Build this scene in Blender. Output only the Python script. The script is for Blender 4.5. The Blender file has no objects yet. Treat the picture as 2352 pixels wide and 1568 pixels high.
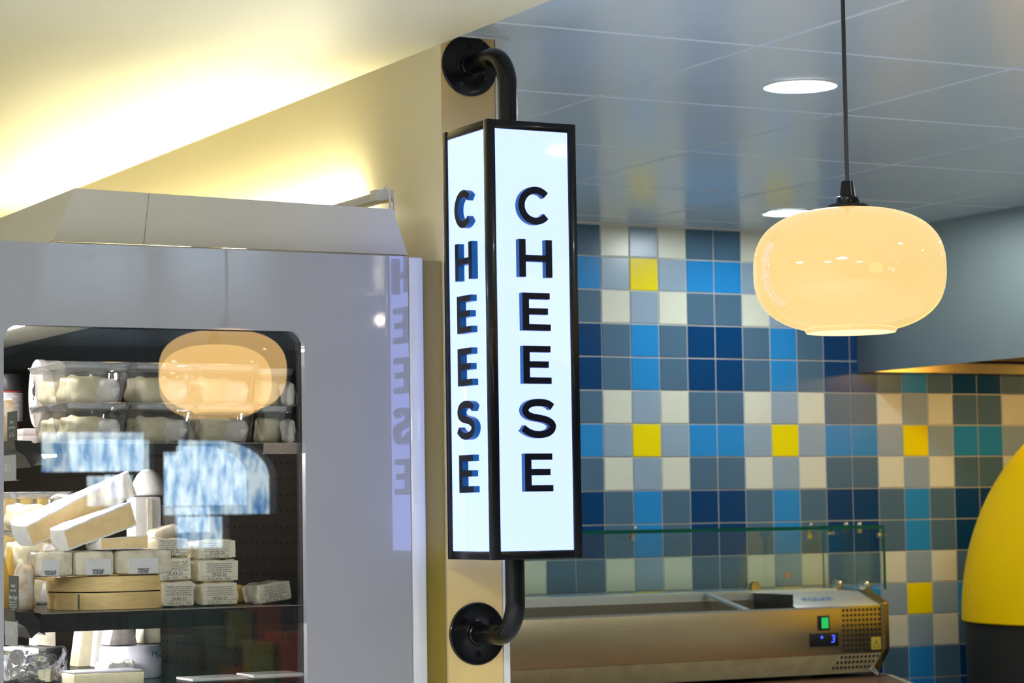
import bpy, bmesh, math, random
from mathutils import Vector, Matrix, noise
random.seed(7)
SC = bpy.context.scene
COL = SC.collection
# ------------------------------------------------------------------ camera, world, exposure
RGT = (0.8838361140, -0.4675572227, -0.0149655305)
UPV = (-0.0192971258, -0.0684048451, 0.9974710011)
FWD = (0.4673984858, 0.8813121018, 0.0694811830)
EYE = Vector((0, 0, 1.6))
FPX = 5620.51
cam_d = bpy.data.cameras.new('camera'); cam = bpy.data.objects.new('camera', cam_d); COL.objects.link(cam)
cam.matrix_world = Matrix(((RGT[0], UPV[0], -FWD[0], 0), (RGT[1], UPV[1], -FWD[1], 0), (RGT[2], UPV[2], -FWD[2], 1.6), (0, 0, 0, 1)))
cam_d.sensor_width = 36; cam_d.lens = FPX / 2352 * 36; cam_d.clip_end = 60; cam_d.clip_start = .05
cam_d.dof.use_dof = True; cam_d.dof.focus_distance = 4.2; cam_d.dof.aperture_fstop = 11
SC.camera = cam
SC.view_settings.view_transform = 'Standard'; SC.view_settings.look = 'None'
SC.view_settings.exposure = 0.0; SC.view_settings.gamma = 1.0; SC.view_settings.use_curve_mapping = False
W = bpy.data.worlds.new('world'); SC.world = W; W.use_nodes = True
W.node_tree.nodes['Background'].inputs[0].default_value = (.80, .91, 1, 1)
W.node_tree.nodes['Background'].inputs[1].default_value = 7.5
SC.cycles.max_bounces = 10; SC.cycles.transparent_max_bounces = 24; SC.cycles.glossy_bounces = 5
SC.cycles.sample_clamp_indirect = 6.0; SC.cycles.use_denoising = True
L_DOWN, L_FILL, L_COVE, L_CASE, L_LAMP, L_SIGN = 150.0, 92.0, 115.0, 88.0, .93, 1.0

# ------------------------------------------------------------------ helpers
def lin(c):
    return tuple((v / 12.92 if v <= .04045 else ((v + .055) / 1.055) ** 2.4) for v in (x / 255 for x in c))
def mat(name, col, rough=.5, metal=0., coat=0., coat_rough=.03, var=0., scale=20., bump=0., bscale=60., ior=1.5, spec=.5, aniso=None, trans=0., sss=0., stretch=None, col2=None):
    m = bpy.data.materials.new(name); m.use_nodes = True; nt = m.node_tree; b = nt.nodes['Principled BSDF']
    b.inputs['Base Color'].default_value = (*col, 1); b.inputs['Roughness'].default_value = rough
    b.inputs['Metallic'].default_value = metal; b.inputs['Coat Weight'].default_value = coat; b.inputs['Coat Roughness'].default_value = coat_rough
    b.inputs['Coat IOR'].default_value = ior if coat else 1.5
    if not coat: b.inputs['IOR'].default_value = ior
    b.inputs['Specular IOR Level'].default_value = spec
    if sss:
        b.inputs['Subsurface Weight'].default_value = sss; b.inputs['Subsurface Radius'].default_value = (.01, .006, .003)
    tc = nt.nodes.new('ShaderNodeTexCoord'); mp = nt.nodes.new('ShaderNodeMapping'); nt.links.new(tc.outputs['Object'], mp.inputs[0])
    if stretch: mp.inputs['Scale'].default_value = stretch
    if var or col2:
        n = nt.nodes.new('ShaderNodeTexNoise'); n.inputs['Scale'].default_value = scale; n.inputs['Detail'].default_value = 5
        nt.links.new(mp.outputs[0], n.inputs['Vector'])
        r = nt.nodes.new('ShaderNodeMapRange'); r.inputs[1].default_value = .32; r.inputs[2].default_value = .68
        nt.links.new(n.outputs['Fac'], r.inputs[0])
        mx = nt.nodes.new('ShaderNodeMix'); mx.data_type = 'RGBA'; nt.links.new(r.outputs[0], mx.inputs[0])
        c2 = col2 or tuple(v * (1 + var) for v in col); c1 = col if col2 else tuple(v * (1 - var) for v in col)
        mx.inputs[6].default_value = (*c1, 1); mx.inputs[7].default_value = (*[min(v, .95) for v in c2], 1)
        nt.links.new(mx.outputs[2], b.inputs['Base Color'])
    if bump:
        n = nt.nodes.new('ShaderNodeTexNoise'); n.inputs['Scale'].default_value = bscale; n.inputs['Detail'].default_value = 3
        nt.links.new(mp.outputs[0], n.inputs['Vector'])
        bp = nt.nodes.new('ShaderNodeBump'); bp.inputs['Strength'].default_value = bump; bp.inputs['Distance'].default_value = .003
        nt.links.new(n.outputs['Fac'], bp.inputs['Height']); nt.links.new(bp.outputs[0], b.inputs['Normal'])
    return m
def emat(name, col, s, gloss=0.):
    m = bpy.data.materials.new(name); m.use_nodes = True; b = m.node_tree.nodes['Principled BSDF']
    b.inputs['Base Color'].default_value = (*[min(c, 1) * .06 for c in col], 1); b.inputs['Emission Color'].default_value = (*col, 1)
    b.inputs['Emission Strength'].default_value = s; b.inputs['Roughness'].default_value = .03 if gloss else .6
    b.inputs['Specular IOR Level'].default_value = .5 if gloss else .1
    return m
def glass(name, refl, tint=(1, 1, 1), edge=.5, rough=.0, milk=0.):
    m = bpy.data.materials.new(name); m.use_nodes = True; nt = m.node_tree
    for n in list(nt.nodes): nt.nodes.remove(n)
    o = nt.nodes.new('ShaderNodeOutputMaterial'); t = nt.nodes.new('ShaderNodeBsdfTransparent'); g = nt.nodes.new('ShaderNodeBsdfGlossy')
    t.inputs[0].default_value = (*tint, 1); g.inputs['Roughness'].default_value = rough
    lw = nt.nodes.new('ShaderNodeLayerWeight'); lw.inputs['Blend'].default_value = .25
    mr = nt.nodes.new('ShaderNodeMapRange'); mr.inputs[3].default_value = refl; mr.inputs[4].default_value = edge
    nt.links.new(lw.outputs['Facing'], mr.inputs[0])
    x = nt.nodes.new('ShaderNodeMixShader'); nt.links.new(mr.outputs[0], x.inputs[0]); nt.links.new(t.outputs[0], x.inputs[1]); nt.links.new(g.outputs[0], x.inputs[2])
    if milk:
        d = nt.nodes.new('ShaderNodeBsdfDiffuse'); d.inputs[0].default_value = (.85, .85, .86, 1); y = nt.nodes.new('ShaderNodeMixShader'); y.inputs[0].default_value = milk
        nt.links.new(x.outputs[0], y.inputs[1]); nt.links.new(d.outputs[0], y.inputs[2]); x = y
    nt.links.new(x.outputs[0], o.inputs[0]); return m

ORG = {}
def thing(name, label, cat, loc=(0, 0, 0), group=None):
    o = bpy.data.objects.new(name, None); COL.objects.link(o); o.location = loc; o.empty_display_size = .05
    ORG[o] = Vector(loc); o['label'] = label; o['category'] = cat
    if group: o['group'] = group
    return o
def tag(o, label, cat, group=None):
    o['label'] = label; o['category'] = cat
    if group: o['group'] = group
    return o
def link(name, me, m, parent=None, kind=None, label=None):
    o = bpy.data.objects.new(name, me); COL.objects.link(o)
    for mm in (m if isinstance(m, (list, tuple)) else [m]): me.materials.append(mm)
    if parent is not None:
        o.parent = parent; L = ORG[parent]; ORG[o] = L
        me.transform(Matrix.Translation(-L))
    else:
        ORG[o] = Vector((0, 0, 0))
    if kind: o['kind'] = kind
    if label: o['label'] = label
    return o
def settle(o):                          # top-level mesh: move its origin to the base of its own bounding box
    bb = [Vector(c) for c in o.bound_box]; c = sum(bb, Vector()) / 8; c.z = min(b.z for b in bb)
    o.data.transform(Matrix.Translation(-c)); o.location = c; ORG[o] = c.copy(); return o
def copy_tree(o, parent=None, loc=None, rz=None, label=None):
    c = o.copy(); COL.objects.link(c); c.parent = parent
    if loc: c.location = loc
    if rz is not None: c.rotation_euler = (0, 0, rz)
    if label: c['label'] = label
    for ch in o.children: copy_tree(ch, c)
    ORG[c] = Vector(c.location)
    return c
class MB:
    def __init__(s, M=None): s.bm = bmesh.new(); s.M = M
    def v(s, p):
        p = Vector(p); return s.bm.verts.new(s.M @ p if s.M else p)
    def face(s, vs, mi=0, smooth=False):
        try:
            f = s.bm.faces.new(vs); f.material_index = mi; f.smooth = smooth; return f
        except ValueError: return None
    def box(s, a, b, mi=0):
        x0, y0, z0 = [min(p, q) for p, q in zip(a, b)]; x1, y1, z1 = [max(p, q) for p, q in zip(a, b)]
        v = [s.v(p) for p in ((x0, y0, z0), (x1, y0, z0), (x1, y1, z0), (x0, y1, z0), (x0, y0, z1), (x1, y0, z1), (x1, y1, z1), (x0, y1, z1))]
        for q in ((3, 2, 1, 0), (4, 5, 6, 7), (0, 1, 5, 4), (1, 2, 6, 5), (2, 3, 7, 6), (3, 0, 4, 7)): s.face([v[i] for i in q], mi)
        return s
    def prism(s, poly, d, mi=0, smooth=False):     # poly of 3D points, extruded by vector d
        d = Vector(d); a = [s.v(p) for p in poly]; b = [s.v(Vector(p) + d) for p in poly]; n = len(poly)
        s.face(list(reversed(a)), mi); s.face(b, mi)
        for i in range(n): s.face([a[i], a[(i + 1) % n], b[(i + 1) % n], b[i]], mi, smooth)
        return s
    def lathe(s, prof, c, axis='Z', n=32, mi=0, smooth=True, cap=False):
        c = Vector(c); rows = []
        for r, h in prof:
            row = []
            for k in range(n):
                t = 2 * math.pi * k / n; x, y = r * math.cos(t), r * math.sin(t)
                p = {'Z': (x, y, h), 'Y': (x, h, y), 'X': (h, x, y)}[axis]; row.append(s.v(c + Vector(p)))
            rows.append(row)
        for i in range(len(rows) - 1):
            for k in range(n): s.face([rows[i][k], rows[i][(k + 1) % n], rows[i + 1][(k + 1) % n], rows[i + 1][k]], mi, smooth)
        if cap: s.face(rows[0], mi); s.face(rows[-1], mi)
        return s
    def tube(s, path, r, n=12, mi=0, caps=True):
        P = [Vector(p) for p in path]; rows = []; N = None
        for i, p in enumerate(P):
            t = (P[min(i + 1, len(P) - 1)] - P[max(i - 1, 0)]).normalized()
            if N is None: N = t.orthogonal().normalized()
            else: N = (N - t * N.dot(t)).normalized()
            B = t.cross(N)
            rows.append([s.v(p + (N * math.cos(2 * math.pi * k / n) + B * math.sin(2 * math.pi * k / n)) * r) for k in range(n)])
        for i in range(len(rows) - 1):
            for k in range(n): s.face([rows[i][k], rows[i][(k + 1) % n], rows[i + 1][(k + 1) % n], rows[i + 1][k]], mi, True)
        if caps: s.face(rows[0], mi); s.face(rows[-1], mi)
        return s
    def blob(s, c, size, rnd=.3, n=6, amp=.0015, fr=25., seed=0, R=None, mi=0):
        c = Vector(c); S = Vector(size) / 2; cache = {}
        R = R or Matrix.Identity(3); rr = rnd * min(S)
        def vert(p):
            k = tuple(round(t, 4) for t in p)
            if k in cache: return cache[k]
            q = Vector((p[0] * S[0], p[1] * S[1], p[2] * S[2])); cl = Vector([max(-S[i] + rr, min(S[i] - rr, q[i])) for i in range(3)])
            d = q - cl; q = cl + (d.normalized() * rr if d.length > 1e-9 else d)
            nn = q.normalized(); q = q + nn * (noise.noise((q + Vector((seed * 3.1, seed, 0))) * fr) * amp)
            cache[k] = s.v(c + R @ q); return cache[k]
        for ax in range(3):
            for sg in (-1, 1):
                for i in range(n):
                    for j in range(n):
                        cs = []
                        for di, dj in ((0, 0), (1, 0), (1, 1), (0, 1)):
                            p = [0, 0, 0]; p[ax] = sg; p[(ax + 1) % 3] = -1 + 2 * (i + di) / n; p[(ax + 2) % 3] = -1 + 2 * (j + dj) / n; cs.append(vert(p))
                        if sg < 0: cs.reverse()
                        s.face(cs, mi, True)
        return s
    def build(s, name, m, parent=None, bevel=0., seg=2, kind=None, label=None, angle=35):
        bm = s.bm; bmesh.ops.recalc_face_normals(bm, faces=bm.faces)
        if bevel:
            ed = [e for e in bm.edges if len(e.link_faces) == 2 and e.calc_face_angle(0) > .5]
            bmesh.ops.bevel(bm, geom=ed, offset=bevel, segments=seg, profile=.5, affect='EDGES', clamp_overlap=True)
            for f in bm.faces: f.smooth = True
        me = bpy.data.meshes.new(name); bm.to_mesh(me); bm.free()
        if any(p.use_smooth for p in me.polygons): me.set_sharp_from_angle(angle=math.radians(angle))
        return link(name, me, m, parent, kind, label)
def curve_mesh(cu):
    o = bpy.data.objects.new('tmp', cu); COL.objects.link(o)
    dg = bpy.context.evaluated_depsgraph_get(); me = bpy.data.meshes.new_from_object(o.evaluated_get(dg))
    bpy.data.objects.remove(o); me.materials.clear(); return me
def frame_xf(o, u, v):                   # local x,y,z -> u,v,uxv at origin o
    u, v = Vector(u), Vector(v); n = u.cross(v); return Matrix(((u.x, v.x, n.x, o[0]), (u.y, v.y, n.y, o[1]), (u.z, v.z, n.z, o[2]), (0, 0, 0, 1)))
def shape2d(name, loops, depth, o, u, v, m, parent=None, bevel=0., kind=None):   # flat outline with holes, thickness centred on the plane
    cu = bpy.data.curves.new(name, 'CURVE'); cu.dimensions = '2D'; cu.fill_mode = 'BOTH'; cu.extrude = max(depth / 2 - bevel, .00001); cu.bevel_depth = bevel; cu.bevel_resolution = 1
    for lp in loops:
        sp = cu.splines.new('POLY'); sp.points.add(len(lp) - 1); sp.use_cyclic_u = True
        for i, p in enumerate(lp): sp.points[i].co = (p[0], p[1], 0, 1)
    me = curve_mesh(cu); me.name = name; me.transform(frame_xf(o, u, v)); return link(name, me, m, parent, kind)
def text(name, s, size, o, u, v, m, parent, align='CENTER', depth=0., sx=1., space=1., line=1., bold=0.):
    cu = bpy.data.curves.new(name, 'FONT'); cu.body = s; cu.size = size; cu.align_x = align; cu.align_y = 'CENTER'; cu.extrude = depth; cu.space_character = space; cu.space_line = line; cu.resolution_u = 3; cu.offset = bold
    me = curve_mesh(cu); me.name = name; me.transform(Matrix.Diagonal((sx, 1, 1, 1))); me.transform(frame_xf(o, u, v)); return link(name, me, m, parent)
def rrect(x0, y0, x1, y1, r, n=8):
    pts = []
    for cx, cy, a0 in ((x1 - r, y1 - r, 0), (x0 + r, y1 - r, 90), (x0 + r, y0 + r, 180), (x1 - r, y0 + r, 270)):
        for k in range(n + 1):
            a = math.radians(a0 + 90 * k / n); pts.append((cx + r * math.cos(a), cy + r * math.sin(a)))
    return pts
def rect(x0, y0, x1, y1): return [(x0, y0), (x1, y0), (x1, y1), (x0, y1)]
def rotm(rx=0, ry=0, rz=0):
    return (Matrix.Rotation(math.radians(rz), 3, 'Z') @ Matrix.Rotation(math.radians(ry), 3, 'Y') @ Matrix.Rotation(math.radians(rx), 3, 'X'))

# ------------------------------------------------------------------ materials
cream_wall = mat('cream_paint', (.72, .64, .42), .55, var=.02, scale=3)
soffit_paint = mat('soffit_paint', (.74, .69, .50), .5, var=.015, scale=2)
pillar_paint = mat('pillar_paint', (.70, .50, .20), .5, var=.03, scale=8)
white_trim = mat('white_trim', (.72, .72, .70), .4)
ceil_mat = mat('ceiling_panel_lacquer', (.66, .75, .84), .2, var=.02, scale=2, spec=.65, ior=1.6)
grout = mat('grout', (.62, .60, .55), .8)
floor_m = mat('floor_tile', (.62, .63, .64), .4, var=.08, scale=4)
plain = mat('plain_wall', (.58, .57, .55), .7)
steel = mat('brushed_steel', (.76, .59, .33), .3, 1., bump=.06, bscale=40, stretch=(1, 1, 60), var=.05, scale=8)
steel_hood = mat('hood_steel', (.33, .38, .38), .52, 1., bump=.03, bscale=30, stretch=(30, 1, 1), var=.05, scale=3)
dark_steel = mat('dark_steel', (.045, .045, .04), .4, .5)
gold_steel = mat('gutter_steel', (.7, .52, .2), .3, 1.)
black_gloss = mat('black_enamel', (.004, .004, .0045), .25, coat=.12, coat_rough=.04, spec=.22)
black_plastic = mat('black_plastic', (.012, .012, .013), .35)
chrome = mat('chrome', (.75, .72, .66), .15, 1.)
brass = mat('brass_disc', (.62, .42, .14), .3, 1.)
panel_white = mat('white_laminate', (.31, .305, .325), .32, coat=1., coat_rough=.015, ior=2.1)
strip_white = mat('white_edge_trim', (.60, .60, .60), .3, coat=.5, coat_rough=.05)
filler_m = mat('shaded_filler_panel', (.24, .165, .015), .5)  # base colour darkened to carry the shadow lying on the filler
cornice_m = mat('cornice_lacquer', (.56, .53, .45), .4, spec=.4)
case_dark = mat('case_back_metal', (.006, .004, .0015), .8, spec=.05)
case_grey = mat('case_grey_metal', (.22, .23, .2), .4, .3)
canopy_m = mat('canopy_metal', (.50, .48, .36), .5)
shelf_m = mat('shelf_dark_metal', (.03, .034, .032), .25, .6)
shelf_edge_m = mat('shelf_edge_steel', (.55, .5, .47), .3, 1., bump=.3, bscale=300)
grey_card = mat('grey_card', (.075, .08, .07), .6)
white_print = mat('white_print', (.85, .85, .82), .6)
black_print = mat('black_print', (.012, .012, .012), .6)
label_paper = mat('label_paper', (.74, .74, .74), .45)
ticket_m = glass('clear_ticket', .10, (.9, .9, .95), .5, .05, .28)
tub_m = glass('clear_tub_plastic', .10, (.96, .96, .95), .65, .05, .03)
tub_rim = glass('tub_rim_plastic', .25, (.95, .95, .95), .8, .1, .12)
win_glass = glass('coated_window_glass', .12, (1, 1, .995), .6)
clear_m = glass('clear_glass_core', 0, (.99, .99, .985), .0)
thin_glass = glass('thin_glass', .05, (.93, .97, .94), .35)
green_edge = mat('green_glass_edge', (.002, .10, .055), .25, spec=.3)
cheese_cream = mat('cream_cheese', (.84, .76, .52), .45, var=.08, scale=60, bump=.3, bscale=120, sss=.15)
cheese_yellow = mat('yellow_cheese', (.80, .52, .10), .4, var=.1, scale=50, bump=.2, bscale=90, sss=.15)
brie_paste = mat('brie_paste', (.95, .66, .34), .4, var=.10, scale=45, bump=.5, bscale=160, sss=.15)
rind_white = mat('white_bloomy_rind', (.86, .83, .78), .7, var=.08, scale=50, bump=.7, bscale=140)
rind_mottle = mat('mottled_rind', (.84, .78, .68), .6, scale=45, bump=.6, bscale=110, col2=(.52, .34, .14))
ash_rind = mat('grey_rind', (.30, .27, .25), .6, var=.25, scale=60, bump=.5, bscale=100)
wrap_white = mat('white_waxed_paper', (.80, .79, .76), .35, var=.05, scale=40, bump=.4, bscale=70, coat=.3)
wrap_cream = mat('cream_waxed_paper', (.84, .76, .52), .4, var=.14, scale=60, bump=.7, bscale=90, coat=.25)
packet_paper = mat('packet_label_paper', (.80, .75, .60), .5, var=.05, scale=50)
wrap_lilac = mat('printed_wrap', (.66, .66, .76), .3, var=.1, scale=40, bump=.5, bscale=60, coat=.5)
wrap_film = mat('film_wrapped_cheese', (.72, .66, .50), .22, var=.18, scale=50, bump=.6, bscale=90, coat=.8)
foil = mat('silver_foil', (.80, .80, .82), .2, 1., bump=.9, bscale=65)
wood_m = mat('thin_poplar_wood', (.86, .62, .26), .5, var=.10, scale=30, stretch=(1, 1, 8), coat=.2)
carton_m = mat('pale_carton', (.80, .72, .70), .5)
granite = mat('brown_granite', (.075, .035, .015), .35, scale=160, col2=(.19, .10, .05), coat=.12)
granite_edge = mat('pale_stone_edge', (.50, .45, .36), .4, scale=200, col2=(.28, .24, .19))
oven_yellow = mat('yellow_enamel', (.95, .58, .001), .45, spec=.08, var=.02, scale=5)
oven_black = mat('matt_black_steel', (.010, .012, .010), .6)
letter_front = mat('navy_acrylic', (.004, .005, .012), .4, spec=.12)
letter_side = mat('blue_acrylic_return', (.006, .085, .20), .35, spec=.15)
sign_lit = emat('backlit_acrylic', (.71, .91, 2.5), L_SIGN, 1)
lamp_glass = emat('opal_amber_glass', (1.0, .71, .275), L_LAMP, 1)
lamp_inner = emat('lamp_inner_glow', (1.0, .84, .48), 1.3)
down_lens = emat('downlight_lens', (.90, .99, 1.02), L_DOWN)
cove_glow = emat('fluorescent_tube', (1.0, .93, .62), L_COVE)
led_white = emat('led_strip_white', (1.0, .97, .98), L_CASE)
fill_glow = emat('fill_light_diffuser', (.88, .94, 1.0), L_FILL)
TILE = {'c': mat('cream_glaze', (.70, .70, .58), .28, var=.02), 'l': mat('pale_blue_glaze', (.28, .38, .48), .28), 's': mat('slate_glaze', (.075, .15, .23), .28, spec=.35),
        'n': mat('navy_glaze', (.001, .044, .15), .25, spec=.28), 'b': mat('azure_glaze', (.020, .25, .60), .27, spec=.3), 'y': mat('yellow_glaze', (.90, .72, .002), .28, spec=.2)}

# ------------------------------------------------------------------ the setting
def struct(name, m, *boxes):
    b = MB()
    for bx in boxes: b.box(*bx)
    return b.build(name, m, None, kind='structure')
ZC, ZS, YT = 2.454, 2.434, 6.299
struct('floor', floor_m, ((-3.6, -4.2, -.1), (7.7, 7.2, 0)))
struct('soffit', soffit_paint, ((-3.5, -4, ZS), (1.917, 7, ZS + .12)))
struct('wall_left', plain, ((-3.6, -4.2, 0), (-3.5, 7.2, 2.7)))
struct('wall_right', plain, ((7.6, -4.2, 0), (7.7, 7.2, 2.7)))
struct('wall_rear', cream_wall, ((-3.5, 7.0, 0), (1.917, 7.1, 2.7)))
part_w = struct('wall_middle', [cream_wall, pillar_paint], ((1.917, 3.87, 0), (2.025, 7.1, ZC + .05)))
for p in part_w.data.polygons:
    if p.normal.y < -.9: p.material_index = 1
struct('trim_1', white_trim, ((2.0262, 3.868, 0), (2.038, 3.90, ZC)))
struct('trim_2', white_trim, ((1.919, 3.862, 2.449), (2.052, 3.869, 2.4535)))
struct('trim_3', filler_m, ((1.868, 3.876, 0), (1.9165, 3.89, 2.046)))
wb = struct('wall_back', grout, ((2.026, YT, 0), (7.6, 6.45, 2.7)))
# wall tiles
X0, Z0, P = 3.6424, 2.3576, .1
ROWS = {'c': 'clcss', 'y': 'lylbb', 'n': 'sbsnn'}
TM = {}
def tile_mesh(k):
    if k not in TM:
        b = MB(); h, f, t = P / 2 - .0019, P / 2 - .0031, .003
        o = [b.v((x, 0, z)) for x, z in ((-h, -h), (h, -h), (h, h), (-h, h))]
        q = [b.v((x, -t + .001, z)) for x, z in ((-h, -h), (h, -h), (h, h), (-h, h))]
        r = [b.v((x, -t, z)) for x, z in ((-f, -f), (f, -f), (f, f), (-f, f))]
        for i in range(4):
            j = (i + 1) % 4; b.face([o[i], o[j], q[j], q[i]]); b.face([q[i], q[j], r[j], r[i]])
        b.face(r); bmesh.ops.recalc_face_normals(b.bm, faces=b.bm.faces)
        me = bpy.data.meshes.new('tile'); b.bm.to_mesh(me); b.bm.free(); me.materials.append(TILE[k]); TM[k] = me
    return TM[k]
def tile_kind(i, r): return ROWS['cycnn'[r % 5]][i % 5]
rest = {}
for r in range(0, 17):
    for i in range(-8, 26):
        c = (X0 + (i + .5) * P, YT, Z0 + P / 2 - r * P)
        if -3 <= i <= 16 and r <= 14:
            o = bpy.data.objects.new('tile', tile_mesh(tile_kind(i, r))); COL.objects.link(o); o.parent = wb; o.location = c
        else: rest.setdefault(tile_kind(i, r), []).append(c)
b = MB(); order = list(TILE)
for k, cs in rest.items():
    for c in cs: b.box((c[0] - .0487, YT - .003, c[2] - .0487), (c[0] + .0487, YT - .0005, c[2] + .0487), order.index(k))
b.build('tile_field', [TILE[k] for k in order], wb, kind='stuff')
# ceiling of the deli: slab and lay-in panels
ce = struct('ceiling', white_trim, ((1.917, -4, ZC + .012), (7.6, 6.45, ZC + .1)))
GX, GY, GP = 2.5125, 3.7455, .595
def cpanel(x0, y0, x1, y1):
    b = MB(); g = .0022; e = .0045
    x0 += g; y0 += g; x1 -= g; y1 -= g
    lo = [b.v(p) for p in ((x0 + e, y0 + e, ZC), (x1 - e, y0 + e, ZC), (x1 - e, y1 - e, ZC), (x0 + e, y1 - e, ZC))]
    hi = [b.v(p) for p in ((x0, y0, ZC + .0045), (x1, y0, ZC + .0045), (x1, y1, ZC + .0045), (x0, y1, ZC + .0045))]
    tp = [b.v(p) for p in ((x0, y0, ZC + .0118), (x1, y0, ZC + .0118), (x1, y1, ZC + .0118), (x0, y1, ZC + .0118))]
    b.face(lo)
    for i in range(4):
        j = (i + 1) % 4; b.face([lo[i], lo[j], hi[j], hi[i]]); b.face([hi[i], hi[j], tp[j], tp[i]])
    b.build('ceiling_panel', ceil_mat, ce)
for i in range(-1, 9):
    for j in range(-13, 5):
        x0, x1 = max(GX + (i) * GP, 1.9185), min(GX + (i + 1) * GP, 7.59); y0, y1 = max(GY + j * GP, -3.99), min(GY + (j + 1) * GP, YT - .03)
        if j == 4: y1 = YT - .001 - .028
        if x1 - x0 > .03 and y1 - y0 > .03: cpanel(x0, y0, x1, y1)
struct('trim_4', white_trim, ((2.04, YT - .029, ZC - .003), (7.59, YT - .0005, ZC + .0115)))
# wall behind the camera; window openings added for the pale reflections in the case glass
ADDED_WINS = [rect(3.59, 1.83, 4.15, 2.03), rect(3.82, 1.66, 4.04, 1.81)]
arch = [(4.22, 1.61), (4.83, 1.61), (4.83, 1.80)] + [(4.52 + .31 * math.cos(math.radians(a)), 1.80 + .19 * math.sin(math.radians(a))) for a in range(10, 90, 10)] + [(4.30, 1.99), (4.30, 1.93), (4.22, 1.93)]
ADDED_WINS += [arch, rect(4.29, 1.44, 4.57, 1.60)]
shape2d('wall_front', [rect(-3.5, 0, 7.6, 2.7)] + ADDED_WINS, .1, (0, -4.05, 0), (1, 0, 0), (0, 0, 1), mat('dark_shop_wall', (.05, .04, .03), .7), None, kind='structure')
pane_m = bpy.data.materials.new('added_window_film'); pane_m.use_nodes = True; nt = pane_m.node_tree
for n in list(nt.nodes): nt.nodes.remove(n)
po = nt.nodes.new('ShaderNodeOutputMaterial'); pt = nt.nodes.new('ShaderNodeBsdfTransparent'); tcn = nt.nodes.new('ShaderNodeTexCoord')
mpn = nt.nodes.new('ShaderNodeMapping'); mpn.inputs['Scale'].default_value = (22, 1, 7); vn = nt.nodes.new('ShaderNodeTexNoise'); vn.inputs['Scale'].default_value = 1.0; vn.inputs['Detail'].default_value = 3
rp = nt.nodes.new('ShaderNodeValToRGB'); rp.color_ramp.elements[0].position = .30; rp.color_ramp.elements[0].color = (.22, .42, .62, 1); rp.color_ramp.elements[1].position = .56; rp.color_ramp.elements[1].color = (.85, .88, .88, 1)
nt.links.new(tcn.outputs['Object'], mpn.inputs[0]); nt.links.new(mpn.outputs[0], vn.inputs['Vector']); nt.links.new(vn.outputs['Fac'], rp.inputs[0]); nt.links.new(rp.outputs[0], pt.inputs[0]); nt.links.new(pt.outputs[0], po.inputs[0])
for k, wl in enumerate(ADDED_WINS): shape2d('added_window_%d' % (k + 1), [wl], .006, (0, -4.03, 0), (1, 0, 0), (0, 0, 1), pane_m, None, kind='structure')  # added panes, patterned to give the mottled blue-white reflections

# ------------------------------------------------------------------ lights of the store, with added fill panels
def downlight(x, y, label, z=ZC):
    t = thing('recessed_downlight', label, 'downlight', (x, y, z), 'recessed ceiling downlights')
    MB().lathe([(.060, -.0005), (.069, -.0015), (.075, -.004), (.076, -.0005)], (x, y, z), 'Z', 40).build('trim_ring', white_trim, t)
    MB().lathe([(.0001, -.0025), (.058, -.0025), (.0605, -.001)], (x, y, z), 'Z', 40).build('lens', down_lens, t)
    return t
dl = downlight(2.8264, 4.0652, 'round recessed downlight glowing white beside the pendant cord, larger and higher one')
for x, y, lb in ((4.0184, 5.855, 'round recessed downlight low in the ceiling just above the pendant shade'), (2.8264, 5.855, 'round recessed downlight hidden behind the partition wall end'),
                 (4.02, 4.065, 'round recessed downlight out to the right of the pendant lamp'), (2.83, 2.277, 'round recessed downlight above the near pendant lamps'), (4.02, 2.277, 'round recessed downlight nearest the right wall'), (5.21, 4.065, 'round recessed downlight in front of the hood')):
    copy_tree(dl, None, (x, y, ZC), 0, lb)
def fill_light(x, y, label):  # unseen panel added to give the room general fill light
    t = thing('fill_light_panel', label, 'fill light', (x, y, ZS), 'added fill panels over the shop floor')
    MB().box((x - .30, y - .30, ZS - .012), (x + .30, y - .285, ZS - .0005)).box((x - .30, y + .285, ZS - .012), (x + .30, y + .30, ZS - .0005)).box((x - .30, y - .285, ZS - .012), (x - .285, y + .285, ZS - .0005)).box((x + .285, y - .285, ZS - .012), (x + .30, y + .285, ZS - .0005)).build('frame', white_trim, t)
    MB().box((x - .285, y - .285, ZS - .008), (x + .285, y + .285, ZS - .0006)).build('diffuser', fill_glow, t)
    return t
sl = fill_light(0.2, 1.0, 'added square fill light above the viewpoint')
for x, y, lb in ((-1.6, 1.0, 'added square fill light left of the viewpoint'), (.2, -1.6, 'added square fill light behind the viewpoint'), (-1.6, 3.6, 'added square fill light left of the display case')):
    copy_tree(sl, None, (x, y, ZS), 0, lb)

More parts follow.
